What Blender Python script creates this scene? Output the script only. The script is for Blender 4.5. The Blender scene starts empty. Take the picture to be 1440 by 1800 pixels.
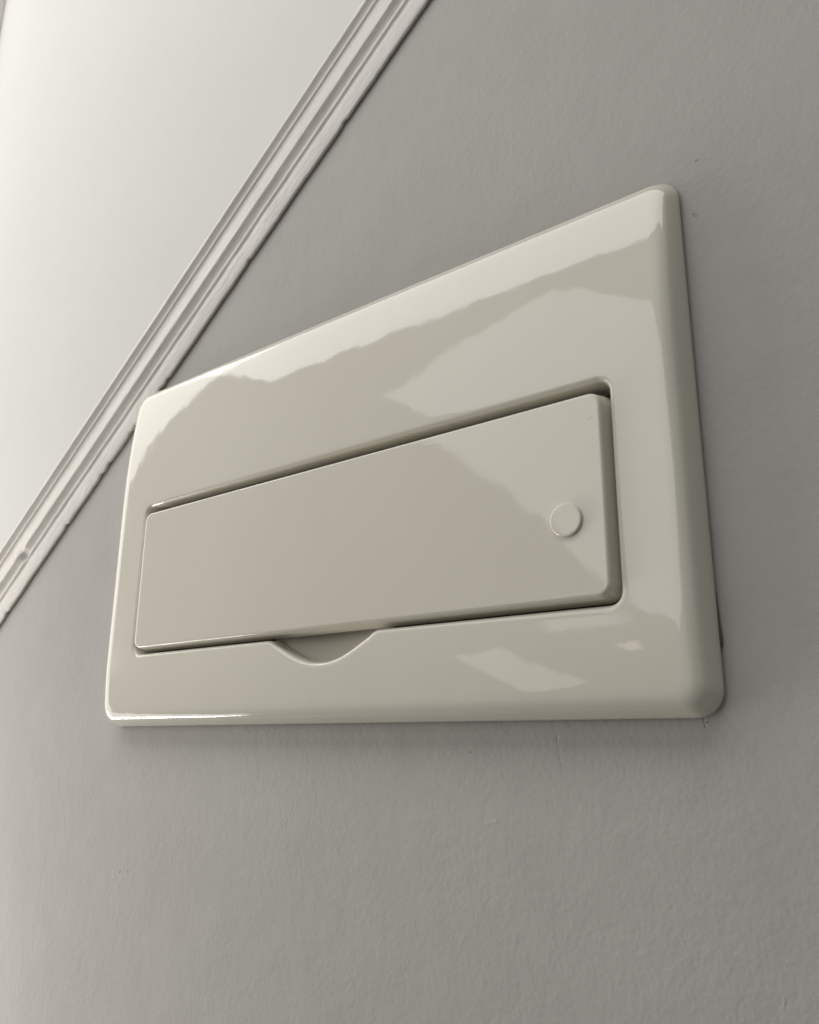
import bpy, bmesh, math, random
from mathutils import Vector, Matrix, noise

# ------------------------------------------------------------------ scene, camera, light
sc = bpy.context.scene
S = 0.62                      # metres per layout unit (layout unit: camera stands 0.5 from the wall)
Z0 = 1.60                     # eye height of the camera

cam_d = bpy.data.cameras.new('camera')
cam = bpy.data.objects.new('camera', cam_d)
sc.collection.objects.link(cam)
RX = Vector((0.78028228, 0.62538759, 0.00706631))       # camera right / down / forward in world axes
RD = Vector((-0.1634486, 0.21481089, -0.96288153))
RF = Vector((-0.60369208, 0.75016441, 0.26983186))
cam.matrix_world = Matrix(((RX.x, -RD.x, -RF.x, 0.0),
                           (RX.y, -RD.y, -RF.y, -0.5 * S),
                           (RX.z, -RD.z, -RF.z, Z0),
                           (0, 0, 0, 1)))
cam_d.sensor_fit = 'HORIZONTAL'
cam_d.sensor_width = 36.0
cam_d.lens = 36.0 * 1470.0 / 1440.0
cam_d.clip_start = 0.01
cam_d.clip_end = 50.0
cam_d.dof.use_dof = True
cam_d.dof.focus_distance = 0.40
cam_d.dof.aperture_fstop = 22.0
sc.camera = cam

w = bpy.data.worlds.new('World')
sc.world = w
w.use_nodes = True
bg = w.node_tree.nodes['Background']
bg.inputs['Color'].default_value = (0.96, 0.98, 0.94, 1)
bg.inputs['Strength'].default_value = 0.14


def area(name, loc, target, sx, sy, power, col, shape='RECTANGLE'):
    d = bpy.data.lights.new(name, 'AREA')
    d.shape = shape
    d.size = sx
    d.size_y = sy
    d.energy = power
    d.color = col
    o = bpy.data.objects.new(name, d)
    sc.collection.objects.link(o)
    o.location = Vector(loc) + Vector((0, 0, Z0))
    dirv = Vector(target) - Vector(loc)
    o.rotation_euler = dirv.to_track_quat('-Z', 'Y').to_euler()
    return o


# daylight from the left along the wall, soft light from the ceiling, a lit opening of the hall behind the camera, and lamps added for fill and reflections
area('daylight_left', (-1.38, -0.31, 0.22), (-0.4, 0.0, 0.20), 0.40, 1.9, 7.6, (1.0, 0.97, 0.92))
area('fill_low_left', (-1.00, -0.15, -0.27), (-0.60, 0.0, -0.18), 0.12, 0.40, 2.5, (1.0, 0.965, 0.915))  # added lamp close to the wall, brightens its lower left
area('ceiling_glow', (-0.7, -0.70, 1.30), (-0.7, -0.70, 0.0), 2.2, 0.70, 14.8, (0.99, 0.985, 0.975))
area('hall_opening', (-1.075, -2.05, 1.137), (-1.075, 0.0, 1.137), 1.90, 0.90, 8.6, (0.995, 0.99, 0.975)).rotation_euler.rotate_axis('Z', math.radians(-46.6))
area('reflect_patch_wide', (-1.13, -2.0, 0.30), (-0.2, 0.0, 0.05), 0.22, 0.10, 0.11, (1.0, 0.96, 0.90)).rotation_euler.rotate_axis('Z', math.radians(8))  # added lamp, gives a bright reflected patch on the plastic
area('reflect_patch_low', (-1.37, -2.0, -0.11), (-0.2, 0.0, 0.02), 0.18, 0.50, 0.42, (1.0, 0.97, 0.86)).rotation_euler.rotate_axis('Z', math.radians(30))  # put in for the slanted reflection low on the cover
area('reflect_patch_warm', (-0.98, -2.0, 0.06), (-0.2, 0.0, 0.02), 0.06, 0.08, 0.04, (1.0, 0.84, 0.74)).rotation_euler.rotate_axis('Z', math.radians(20))  # put in for the small warm reflection on the frame

sc.view_settings.view_transform = 'Standard'
sc.view_settings.look = 'None'
sc.view_settings.exposure = 0.09
sc.view_settings.gamma = 1.0
sc.view_settings.use_curve_mapping = False


# ------------------------------------------------------------------ helpers
def link_mesh(name, verts, faces, mat, parent=None, smooth=True):
    me = bpy.data.meshes.new(name)
    me.from_pydata(verts, [], faces)
    me.validate()
    bm = bmesh.new()
    bm.from_mesh(me)
    bmesh.ops.recalc_face_normals(bm, faces=bm.faces)
    bm.to_mesh(me)
    bm.free()
    for p in me.polygons:
        p.use_smooth = smooth
    me.materials.append(mat)
    o = bpy.data.objects.new(name, me)
    sc.collection.objects.link(o)
    if parent:
        o.parent = parent
    return o


def W(x, d, z):
    """layout units (x, distance out of the wall, z) -> world metres"""
    return (x * S, -d * S, z * S + Z0)


def sstep(a, b, x):
    t = max(0.0, min(1.0, (x - a) / (b - a)))
    return t * t * (3 - 2 * t)


class NT:
    def __init__(self, name):
        self.m = bpy.data.materials.new(name)
        self.m.use_nodes = True
        self.t = self.m.node_tree
        self.b = self.t.nodes['Principled BSDF']

    def n(self, typ, **kw):
        nd = self.t.nodes.new(typ)
        for k, v in kw.items():
            setattr(nd, k, v)
        return nd

    def l(self, a, b):
        self.t.links.new(a, b)

    def math(self, op, a, b=None, c=None, clamp=False):
        nd = self.n('ShaderNodeMath', operation=op, use_clamp=clamp)
        for i, v in enumerate((a, b, c)):
            if v is None:
                continue
            if isinstance(v, (int, float)):
                nd.inputs[i].default_value = v
            else:
                self.l(v, nd.inputs[i])
        return nd.outputs[0]

    def pos(self):
        return self.n('ShaderNodeNewGeometry').outputs['Position']

    def noise(self, vec, scale, detail=2.0, rough=0.5, dist=0.0):
        nd = self.n('ShaderNodeTexNoise')
        nd.inputs['Scale'].default_value = scale
        nd.inputs['Detail'].default_value = detail
        nd.inputs['Roughness'].default_value = rough
        nd.inputs['Distortion'].default_value = dist
        self.l(vec, nd.inputs['Vector'])
        return nd.outputs['Fac']

    def mapping(self, vec, scale=(1, 1, 1), rot=(0, 0, 0)):
        nd = self.n('ShaderNodeMapping')
        nd.inputs['Scale'].default_value = scale
        nd.inputs['Rotation'].default_value = rot
        self.l(vec, nd.inputs['Vector'])
        return nd.outputs['Vector']

    def ramp(self, fac, stops):
        nd = self.n('ShaderNodeValToRGB')
        els = nd.color_ramp.elements
        while len(els) < len(stops):
            els.new(0.5)
        for e, (p, c) in zip(els, stops):
            e.position = p
            e.color = (*c, 1)
        self.l(fac, nd.inputs['Fac'])
        return nd.outputs['Color']

    def bump(self, h, dist, strength=1.0):
        nd = self.n('ShaderNodeBump')
        nd.inputs['Distance'].default_value = dist
        nd.inputs['Strength'].default_value = strength
        self.l(h, nd.inputs['Height'])
        self.l(nd.outputs['Normal'], self.b.inputs['Normal'])


# ------------------------------------------------------------------ materials
def segment_mask(t, p, a, b, width, wob=0.0, wobble=None):
    """soft ridge along the wall segment a-b (x, z in world metres): 1 on the line, 0 at width"""
    sep = t.n('ShaderNodeSeparateXYZ')
    t.l(p, sep.inputs[0])
    x, z = sep.outputs['X'], sep.outputs['Z']
    if wobble is not None:
        x = t.math('ADD', x, t.math('MULTIPLY', t.math('SUBTRACT', wobble, 0.5), wob))
    dx, dz = b[0] - a[0], b[1] - a[1]
    L2 = dx * dx + dz * dz
    rx = t.math('SUBTRACT', x, a[0])
    rz = t.math('SUBTRACT', z, a[1])
    dot = t.math('ADD', t.math('MULTIPLY', rx, dx / L2), t.math('MULTIPLY', rz, dz / L2), clamp=True)
    ex = t.math('SUBTRACT', rx, t.math('MULTIPLY', dot, dx))
    ez = t.math('SUBTRACT', rz, t.math('MULTIPLY', dot, dz))
    dd = t.math('SQRT', t.math('ADD', t.math('MULTIPLY', ex, ex), t.math('MULTIPLY', ez, ez)))
    return t.math('SUBTRACT', 1.0, t.math('DIVIDE', dd, width), clamp=True)


def wall_paint(name, col_a, col_b, rough, peel, marks=False):
    t = NT(name)
    p = t.pos()
    big = t.noise(p, 6.0, 3.0, 0.55)
    mid = t.noise(p, 45.0, 3.0, 0.6)
    mix = t.math('ADD', t.math('MULTIPLY', big, 0.7), t.math('MULTIPLY', mid, 0.3))
    col = t.ramp(mix, [(0.3, col_a), (0.7, col_b)])
    # roller stipple: small lumps stretched upright, uneven from place to place
    st = t.mapping(p, (1.0, 1.0, 0.8))
    f1 = t.noise(st, 430.0, 2.0, 0.55, 0.5)
    f2 = t.noise(p, 210.0, 2.0, 0.5, 0.4)
    patch = t.math('MULTIPLY_ADD', t.noise(p, 14.0, 2.0), 1.3, 0.15, clamp=True)
    f3 = t.noise(p, 38.0, 2.0, 0.5)
    h = t.math('ADD', t.math('MULTIPLY', t.math('ADD', t.math('MULTIPLY', f1, 0.55), t.math('MULTIPLY', f2, 0.6)), patch),
               t.math('MULTIPLY', f3, 1.6))
    if marks:
        wob = t.noise(p, 320.0, 2.0)
        z = Z0
        cracks = [((-0.1722, z + 0.0045), (-0.1704, z - 0.0080), 0.0012, -0.6),
                  ((-0.1120, z + 0.0115), (-0.1112, z + 0.0075), 0.0009, -1.2),
                  ((-0.2065, z - 0.0308), (-0.2018, z - 0.0300), 0.0018, 0.6),
                  ((-0.2400, z - 0.0048), (-0.2140, z - 0.0022), 0.0030, 0.45),
                  ((-0.0937, z - 0.0775), (-0.0937, z - 0.0800), 0.0014, 0.6)]
        brk = t.math('MULTIPLY_ADD', t.noise(p, 240.0, 2.0), 3.2, -1.0, clamp=True)
        for a, b, wd, am in cracks:
            sm = segment_mask(t, p, a, b, wd, 0.0030, wob)
            sm = t.math('MULTIPLY', t.math('MULTIPLY', sm, sm), brk)
            h = t.math('ADD', h, t.math('MULTIPLY', sm, am))
        # dark specks where the paint is nicked
        spots = None
        for a, r in (((-0.4681, z - 0.0730), 0.0008), ((-0.4600, z - 0.0722), 0.0006), ((-0.0949, z + 0.2398), 0.0006),
                     ((-0.0982, z + 0.2150), 0.0006), ((-0.0975, z + 0.2138), 0.0005), ((-0.1112, z + 0.0090), 0.0005),
                     ((-0.2150, z - 0.0024), 0.0005)):
            m = segment_mask(t, p, a, (a[0] + 0.0006, a[1] + 0.0002), r, 0.001, wob)
            spots = m if spots is None else t.math('MAXIMUM', spots, m)
        mx = t.n('ShaderNodeMix', data_type='RGBA')
        t.l(t.math('MULTIPLY', spots, 0.75), mx.inputs['Factor'])
        t.l(col, mx.inputs[6])
        mx.inputs[7].default_value = (0.12, 0.10, 0.08, 1)
        col = mx.outputs[2]
    t.l(col, t.b.inputs['Base Color'])
    t.b.inputs['Roughness'].default_value = rough
    t.b.inputs['Specular IOR Level'].default_value = 0.2
    t.bump(h, peel)
    return t.m


M_wall = wall_paint('grey_wall_paint', (0.420, 0.401, 0.376), (0.465, 0.446, 0.420), 0.85, 0.00028, True)
M_white = wall_paint('white_wall_paint', (0.71, 0.70, 0.66), (0.74, 0.73, 0.695), 0.9, 0.00014)


def gloss_paint():
    t = NT('gloss_trim_paint')
    p = t.pos()
    a = t.noise(p, 30.0, 3.0, 0.6)
    col = t.ramp(a, [(0.3, (0.60, 0.565, 0.525)), (0.72, (0.67, 0.635, 0.595))])
    t.l(col, t.b.inputs['Base Color'])
    t.b.inputs['Roughness'].default_value = 0.42
    t.b.inputs['Specular IOR Level'].default_value = 0.3
    rot = t.mapping(p, (1, 1, 1), (0, math.radians(38), 0))
    st = t.mapping(rot, (0.25, 1.0, 1.0))
    h = t.math('ADD', t.noise(st, 420.0, 2.0, 0.55), t.math('MULTIPLY', t.noise(p, 110.0, 2.0), 1.4))
    t.bump(h, 0.00025)
    return t.m


M_trim = gloss_paint()


def plastic(name, c0, c1, scuffs=()):
    t = NT(name)
    p = t.pos()
    a = t.noise(p, 9.0, 2.0, 0.5)
    col = t.ramp(a, [(0.3, c0), (0.7, c1)])
    if scuffs:
        wob = t.noise(p, 500.0, 2.0)
        k = None
        for qa, qb, wd in scuffs:
            m = segment_mask(t, p, qa, qb, wd, 0.0010, wob)
            k = m if k is None else t.math('MAXIMUM', k, m)
        mx = t.n('ShaderNodeMix', data_type='RGBA')
        t.l(t.math('MULTIPLY', k, 0.5), mx.inputs['Factor'])
        t.l(col, mx.inputs[6])
        mx.inputs[7].default_value = (0.25, 0.23, 0.19, 1)
        col = mx.outputs[2]
    t.l(col, t.b.inputs['Base Color'])
    sm = t.noise(p, 26.0, 3.0, 0.6)
    smudge = t.math('MULTIPLY_ADD', t.noise(p, 13.0, 5.0, 0.65), 5.0, -2.7, clamp=True)
    t.l(t.math('ADD', t.math('MULTIPLY_ADD', sm, 0.06, 0.02), t.math('MULTIPLY', smudge, 0.07)), t.b.inputs['Roughness'])
    t.b.inputs['IOR'].default_value = 1.5
    # faint moulding ripple and handling marks
    h = t.math('ADD', t.noise(p, 42.0, 1.3, 0.5), t.math('MULTIPLY', t.noise(p, 150.0, 1.0), 0.07))
    t.bump(h, 0.00017)
    return t.m


M_frame = plastic('cream_gloss_plastic', (0.67, 0.632, 0.545), (0.695, 0.66, 0.575), [((-0.1125, Z0 + 0.1640), (-0.1121, Z0 + 0.1634), 0.0004), ((-0.210, Z0 + 0.190), (-0.2096, Z0 + 0.1902), 0.0003)])
M_door = plastic('cream_gloss_plastic_door', (0.665, 0.624, 0.532), (0.685, 0.647, 0.556), [((-0.1425, Z0 + 0.1288), (-0.1408, Z0 + 0.1296), 0.0004)])


def dark_box():
    t = NT('dark_box_plastic')
    p = t.pos()
    t.l(t.ramp(t.noise(p, 60.0), [(0.3, (0.10, 0.10, 0.095)), (0.7, (0.16, 0.155, 0.145))]), t.b.inputs['Base Color'])
    t.b.inputs['Roughness'].default_value = 0.5
    return t.m


M_box = dark_box()

# ------------------------------------------------------------------ wall surfaces
TH = math.atan(0.781)                     # pitch of the sloping moulding
ca, sa = math.cos(TH), math.sin(TH)
AX = Vector((ca, sa))                     # along the moulding (x, z)
PX = Vector((sa, -ca))                    # across it, down towards the grey wall
ORG = Vector((-0.471, 0.737)) + PX * 0.009             # a point on its upper edge (layout units)


def mw(s, t, d):
    q = ORG + AX * t + PX * s
    return W(q.x, d, q.y)


def tag(o, label, cat=None, kind=None):
    o['label'] = label
    if cat:
        o['category'] = cat
    if kind:
        o['kind'] = kind


# grey wall: one sheet, far larger than the view
o = link_mesh('wall_grey', [W(-1.7, 0, -1.6), W(1.4, 0, -1.6), W(1.4, 0, 2.0), W(-1.7, 0, 2.0)], [(0, 1, 2, 3)], M_wall, smooth=False)
tag(o, 'matt grey painted plaster wall with roller texture below the sloping moulding', None, 'structure')
# white surface above the moulding: a 2 mm skim standing proud of the grey wall
wd = 0.0035
vs = [mw(0.020, -2.6, wd), mw(0.020, 2.0, wd), mw(-1.6, 2.0, wd), mw(-1.6, -2.6, wd)]
vs += [(v[0], 0.0003, v[2]) for v in vs]
o = link_mesh('wall_white', vs, [(0, 1, 2, 3), (7, 6, 5, 4), (0, 4, 5, 1), (1, 5, 6, 2), (2, 6, 7, 3), (3, 7, 4, 0)], M_white, smooth=False)
tag(o, 'smooth white painted wall surface above the sloping moulding', None, 'structure')

# ------------------------------------------------------------------ sloping moulding
MW = 0.097                                # overall width
prof = [(0.00, 0.0034), (0.02, 0.0046), (0.06, 0.0082), (0.095, 0.0112), (0.118, 0.0128), (0.128, 0.0131), (0.136, 0.0126), (0.150, 0.0100), (0.175, 0.0070), (0.205, 0.0056), (0.212, 0.0056),
        (0.217, 0.0072), (0.222, 0.0077), (0.240, 0.0077), (0.246, 0.0072), (0.252, 0.0052), (0.27, 0.0044), (0.31, 0.0040), (0.35, 0.0044), (0.39, 0.0058), (0.42, 0.0078), (0.428, 0.0088), (0.47, 0.0122), (0.52, 0.0146), (0.552, 0.0152), (0.562, 0.0150),
        (0.570, 0.0140), (0.595, 0.0100), (0.630, 0.0068), (0.655, 0.0062), (0.662, 0.0064), (0.670, 0.0082), (0.677, 0.0088), (0.702, 0.0088), (0.710, 0.0083), (0.720, 0.0058), (0.745, 0.0050), (0.752, 0.0054), (0.760, 0.0070), (0.768, 0.0073),
        (0.84, 0.0068), (0.90, 0.0064), (0.962, 0.0058), (0.978, 0.0050), (0.984, 0.0036), (0.980, 0.0018), (0.965, 0.0008), (0.955, -0.0005)]
verts, faces = [], []
T0, T1, NS = -1.25, 0.62, 1000
# the dent: where the image of it lands on the moulding
dq = Vector((-0.6244 / S, 0.1363 / S)) - ORG
dent_t = dq.dot(AX)
random.seed(4)
chips = sorted(random.uniform(T0, T1) for _ in range(8)) + [-0.5572, -0.5752, -0.6571, -0.4312, -0.444, -0.2681, -0.1004]
for i in range(NS + 1):
    t = T0 + (T1 - T0) * i / NS
    wav = (noise.noise(Vector((t * 5, 0.3, 1.7))) * 0.0012)
    for j, (s, d) in enumerate(prof):
        n1 = noise.noise(Vector((t * 38, s * 9, 4.1)))
        n2 = noise.noise(Vector((t * 130, s * 22, 8.9)))
        dd = 0.0034 + (d - 0.0034) * (0.50 if d > 0.0034 else 1.0) + (n1 * 0.00016 + n2 * 0.00007) * (1 if 0.02 < s < 0.97 else 0.3)
        ss = s * MW + wav * (0.3 if s < 0.7 else 1.0) + noise.noise(Vector((t * 16, s * 3, 9))) * 0.00025
        if s > 0.93:                                     # ragged lower edge
            ss += noise.noise(Vector((t * 30, 2.2, 0))) * 0.0008 + noise.noise(Vector((t * 170, 7.2, 0))) * 0.0005
            for c in chips:
                ss -= 0.0022 * math.exp(-((t - c) / 0.0035) ** 2)
        if 0.70 < s < 0.80:                              # paint build-up along the lower quirk
            dd += 0.0004 * noise.noise(Vector((t * 60, 5.5, s * 10)))
        if 0.40 < s < 0.74:
            dd -= 0.0022 * math.exp(-((t - dent_t) / 0.006) ** 2) * sstep(0.40, 0.46, s) * (1 - sstep(0.66, 0.74, s))
            dd += 0.0004 * math.exp(-((t - dent_t + 0.013) / 0.006) ** 2) * sstep(0.40, 0.46, s) * (1 - sstep(0.66, 0.74, s))
        verts.append(mw(ss, t, dd))
n = len(prof)
for i in range(NS):
    for j in range(n - 1):
        a = i * n + j
        faces.append((a, a + 1, a + n + 1, a + n))
faces.append(tuple(range(n)))
faces.append(tuple(NS * n + j for j in range(n)))
mo = link_mesh('sloping_moulding', verts, faces, M_trim)
tag(mo, 'off-white gloss painted moulding sloping up between the white and grey walls', 'moulding')

# vertical trim at the far end of the white wall (only its edge shows in the corner)
tp = [(-1.380, 0.0), (-1.380, 0.006), (-1.384, 0.012), (-1.392, 0.018), (-1.402, 0.020), (-1.412, 0.018), (-1.420, 0.024), (-1.436, 0.030), (-1.50, 0.030), (-1.50, 0.0)]
verts = [W(x, d, z) for z in (0.35, 2.0) for x, d in tp]
n = len(tp)
faces = [(j, (j + 1) % n, n + (j + 1) % n, n + j) for j in range(n)] + [tuple(range(n)), tuple(range(n, 2 * n))]
o = link_mesh('vertical_trim', verts, faces, M_trim, smooth=False)
tag(o, 'upright painted trim closing the far end of the white wall', 'trim')

# ------------------------------------------------------------------ the distribution board cover
PXL, PXR, PZB, PZT = -0.786, -0.166, 0.0170, 0.3790
root = bpy.data.objects.new('distribution_board', None)
sc.collection.objects.link(root)
root.location = W((PXL + PXR) / 2, 0, PZB)
tag(root, 'glossy cream plastic electrical distribution board with closed door on grey wall', 'fuse box')
RINV = Matrix.Translation(-Vector(root.location))


def part(name, verts, faces, mat, parent=root):
    ob = link_mesh(name, [tuple(RINV @ Vector(v)) for v in verts], faces, mat, parent)
    return ob


NX, NZ, NC = 220, 110, 14                 # samples along the long sides, short sides and corner arcs


def rrect(x0, x1, z0, z1, r, scoop=None):
    """closed contour, bottom-left start, counter-clockwise seen from the room; every contour has the same count"""
    pts = []

    def arc(cx, cz, a0):
        for k in range(NC):
            a = a0 + (math.pi / 2) * (k / NC)
            pts.append([cx + r * math.cos(a), cz + r * math.sin(a)])

    def line(p0, p1, m):
        for k in range(m):
            f = k / m
            pts.append([p0[0] + (p1[0] - p0[0]) * f, p0[1] + (p1[1] - p0[1]) * f])
    arc(x0 + r, z0 + r, math.pi)
    line((x0 + r, z0), (x1 - r, z0), NX)
    arc(x1 - r, z0 + r, -math.pi / 2)
    line((x1, z0 + r), (x1, z1 - r), NZ)
    arc(x1 - r, z1 - r, 0)
    line((x1 - r, z1), (x0 + r, z1), NX)
    arc(x0 + r, z1 - r, math.pi / 2)
    line((x0, z1 - r), (x0, z0 + r), NZ)
    if scoop:
        for k in range(NC, NC + NX + 1):
            pts[k][1] -= scoop(pts[k][0])
    return pts


SCX, SCW, SCD = -0.475, 0.0635, 0.0215


def scoop(grow):
    def fn(x):
        u = abs(x - SCX) / (SCW + grow)
        if u >= 1:
            return 0.0
        c = math.cos(u * math.pi / 2)
        return (SCD + 0.0) * (1 - (1 - c ** 1.35) ** 1.12) * sstep(1.0, 0.80, u) if u > 0.0 else SCD
    return fn


def gface(x, z):
    """height of the bulged front face above the wall"""
    h = 0.0232
    xn = (x - (PXL + PXR) / 2) / ((PXR - PXL) / 2)
    h += 0.0012 * (1 - xn * xn)
    if z > 0.235:
        h -= 0.0115 * ((z - 0.235) / 0.144) ** 2.3
    if z < 0.085:
        h -= 0.0055 * ((0.085 - z) / 0.068) ** 2.2
    return h


# rim profile: inset from the outline, fraction of the face height
rim = [(0.0016, 0.00), (0.0002, 0.01), (0.0000, 0.04), (0.0008, 0.20), (0.0024, 0.46), (0.0042, 0.70), (0.0054, 0.815),
       (0.0064, 0.875), (0.0076, 0.918), (0.0092, 0.955), (0.0106, 0.975), (0.0118, 0.986), (0.0130, 0.993), (0.0152, 0.998)]
GAP = 0.0026
loops = []


def add_loop(c2, hf):
    loops.append([W(x, hf(x, z), z) for x, z in c2])


CR = 0.0170
for e, fr in rim:
    c = rrect(PXL + e, PXR - e, PZB + e, PZT - e, max(CR - e * 0.55, 0.004))
    add_loop(c, lambda x, z, fr=fr: GAP + (gface(x, z) - GAP) * fr)
OX0, OX1, OZ0, OZ1, OR = -0.7310, -0.2168, 0.0850, 0.2350, 0.0085
LIP = 0.0042
co = rrect(PXL + 0.0152, PXR - 0.0152, PZB + 0.0152, PZT - 0.0152, CR - 0.0152 * 0.55)
ci = rrect(OX0 - LIP, OX1 + LIP, OZ0 - LIP, OZ1 + LIP, OR + LIP, scoop(0.0030))
NF = 26
for k in range(1, NF + 1):
    f = k / NF
    c = [(a[0] + (b[0] - a[0]) * f, a[1] + (b[1] - a[1]) * f) for a, b in zip(co, ci)]
    add_loop(c, gface)
for k in range(1, 9):                      # rounded lip
    a = math.pi / 2 * k / 8
    e = LIP * math.sin(a)
    dr = LIP * (1 - math.cos(a))
    c = rrect(OX0 - LIP + e, OX1 + LIP - e, OZ0 - LIP + e, OZ1 + LIP - e, OR + LIP - e, scoop(0.0030 - e * 0.7))
    add_loop(c, lambda x, z, dr=dr: gface(x, z) - dr)
for dpt in (0.016, 0.012, 0.008, 0.004, 0.0016):   # recess wall, with draft
    e = (0.019 - dpt) * 0.10
    c = rrect(OX0 + e, OX1 - e, OZ0 + e, OZ1 - e, OR, scoop(-e * 1.2))
    add_loop(c, lambda x, z, dpt=dpt: dpt)
verts = [v for L in loops for v in L]
n = len(loops[0])
faces = []
for i in range(len(loops) - 1):
    for j in range(n):
        k = (j + 1) % n
        faces.append((i * n + j, i * n + k, (i + 1) * n + k, (i + 1) * n + j))
# floor of the recess: strip between the bottom run and the top run of the last loop
base = (len(loops) - 1) * n
bot = [base + NC + k for k in range(NX + 1)]
top = [base + 3 * NC + NX + NZ + k for k in range(NX + 1)][::-1]
for a in range(NX):
    faces.append((bot[a], bot[a + 1], top[a + 1], top[a]))
faces.append(tuple([base + k for k in range(NC + 1)] + [top[0]] + [base + k for k in range(4 * NC + 2 * NX + NZ - NC, n)]))
faces.append(tuple([base + k for k in range(NC + NX, NC + NX + NC + NZ + NC + 1)]))
nfloor = NX + 2
fr = part('cover_frame', verts, faces, M_frame)
fr.data.materials.append(M_box)
for p_ in fr.data.polygons:                # recess floor coloured dark to stand in for shade deep inside the box
    if all(-(v_co.y) < 0.0017 * S and OX0 < (v_co.x + root.location.x) / S < OX1 and OZ0 - 0.03 < (v_co.z + root.location.z - Z0) / S < OZ1 + 0.002
           for v_co in (fr.data.vertices[k].co for k in p_.vertices)):
        p_.material_index = 1

# shallow finger scoop under the lower edge of the door
verts, faces = [], []
GX, GZ = 40, 14
for a in range(GX + 1):
    x = SCX + (SCW + 0.002) * (2 * a / GX - 1)
    for b in range(GZ + 1):
        z = OZ0 - SCD - 0.003 + (SCD + 0.016) * b / GZ
        u = (x - SCX) / SCW
        verts.append(W(x, 0.0145 - 0.0050 * (1 - u * u) - 0.0075 * (b / GZ), z))
for a in range(GX):
    for b in range(GZ):
        q = a * (GZ + 1) + b
        faces.append((q, q + 1, q + GZ + 2, q + GZ + 1))
part('finger_scoop', verts, faces, M_frame)

# back box behind the cover: a thin dark rim showing at the gap
bx = 0.004
verts, faces = [], []
boxl = []
for e, d in ((bx, 0.0), (bx, 0.0022), (bx + 0.001, 0.0026), (bx + 0.012, 0.0026)):
    boxl.append([W(x, d, z) for x, z in rrect(PXL + e + 0.002, PXR - e, PZB + e, PZT - e, CR)])
verts = [v for L in boxl for v in L]
for i in range(len(boxl) - 1):
    for j in range(n):
        k = (j + 1) % n
        faces.append((i * n + j, i * n + k, (i + 1) * n + k, (i + 1) * n + j))
part('back_box', verts, faces, M_box)

# a tab of the box lip that stands out past the cover near its lower right corner
tv = [(-0.170, 0.00), (-0.1665, 0.06), (-0.1660, 0.30), (-0.1652, 0.70), (-0.1649, 0.88), (-0.1655, 0.96), (-0.170, 1.0)]
verts = []
for d in (0.0003, 0.0016):
    for x, f in tv:
        verts.append(W(x, d, 0.094 - 0.038 * f))
m = len(tv)
faces = [tuple(range(m)), tuple(range(m, 2 * m))] + [(j, (j + 1) % m, m + (j + 1) % m, m + j) for j in range(m)]
part('box_tab', verts, faces, M_box)

# door: drafted slab standing a little proud of the frame
DX0, DX1, DZ0, DZ1 = -0.7240, -0.2226, 0.0916, 0.2248
DF = 0.0275


def dface(x, z):
    xn = (x - (DX0 + DX1) / 2) / ((DX1 - DX0) / 2)
    zn = (z - (DZ0 + DZ1) / 2) / ((DZ1 - DZ0) / 2)
    return 0.0012 * max(0.0, 1 - xn * xn) * max(0.0, 1 - zn * zn)


dl = []
side = [(-0.0010, 0.0118), (-0.0041, 0.0120), (-0.0044, 0.0124), (-0.0043, 0.0131), (-0.0029, 0.0190), (-0.0016, 0.0250), (-0.0014, 0.0257), (-0.0011, 0.0265), (-0.0006, 0.0271),
        (0.0001, 0.0274), (0.0008, 0.0275), (0.0020, 0.0275), (0.0040, 0.0275)]
for e, d in side:
    c = rrect(DX0 + e, DX1 - e, DZ0 + e, DZ1 - e, max(0.0075 - e, 0.002))
    dl.append([W(x, d + (dface(x, z) if e > 0.003 else 0.0), z) for x, z in c])
c0 = rrect(DX0 + 0.004, DX1 - 0.004, DZ0 + 0.004, DZ1 - 0.004, 0.0035)
mz = (DZ0 + DZ1) / 2
for k in range(1, 25):
    f = k / 24
    c = [(p[0] + ((max(DX0 + 0.07, min(DX1 - 0.07, p[0]))) - p[0]) * f, p[1] + (mz - p[1]) * f) for p in c0]
    dl.append([W(x, DF + dface(x, z), z) for x, z in c])
verts = [v for L in dl for v in L]
faces = []
for i in range(len(dl) - 1):
    for j in range(n):
        k = (j + 1) % n
        faces.append((i * n + j, i * n + k, (i + 1) * n + k, (i + 1) * n + j))
door = part('door', verts, faces, M_door)
bm = bmesh.new()
bm.from_mesh(door.data)
bmesh.ops.remove_doubles(bm, verts=bm.verts, dist=1e-6)
bmesh.ops.recalc_face_normals(bm, faces=bm.faces)
bm.to_mesh(door.data)
bm.free()
for p_ in door.data.polygons:
    p_.use_smooth = True

# round raised disc on the door
kx, kz, kr = -0.2490, 0.1420, 0.0116
kd = DF + dface(kx, kz)
kp = [(1.0, -0.0006), (1.0, 0.0002), (0.985, 0.0011), (0.965, 0.0016), (0.93, 0.0019), (0.89, 0.0020), (0.80, 0.0020), (0.5, 0.0020), (0.0, 0.0020)]
verts, faces = [], []
KN = 72
for rf, hh in kp[:-1]:
    for k in range(KN):
        a = 2 * math.pi * k / KN
        verts.append(W(kx + kr * rf * math.cos(a), kd + hh, kz + kr * rf * math.sin(a)))
verts.append(W(kx, kd + 0.0020, kz))
for i in range(len(kp) - 2):
    for k in range(KN):
        q = (k + 1) % KN
        faces.append((i * KN + k, i * KN + q, (i + 1) * KN + q, (i + 1) * KN + k))
lb = (len(kp) - 2) * KN
for k in range(KN):
    faces.append((lb + k, lb + (k + 1) % KN, len(verts) - 1))
kn = part('round_button', verts, faces, M_door)
kn.parent = door
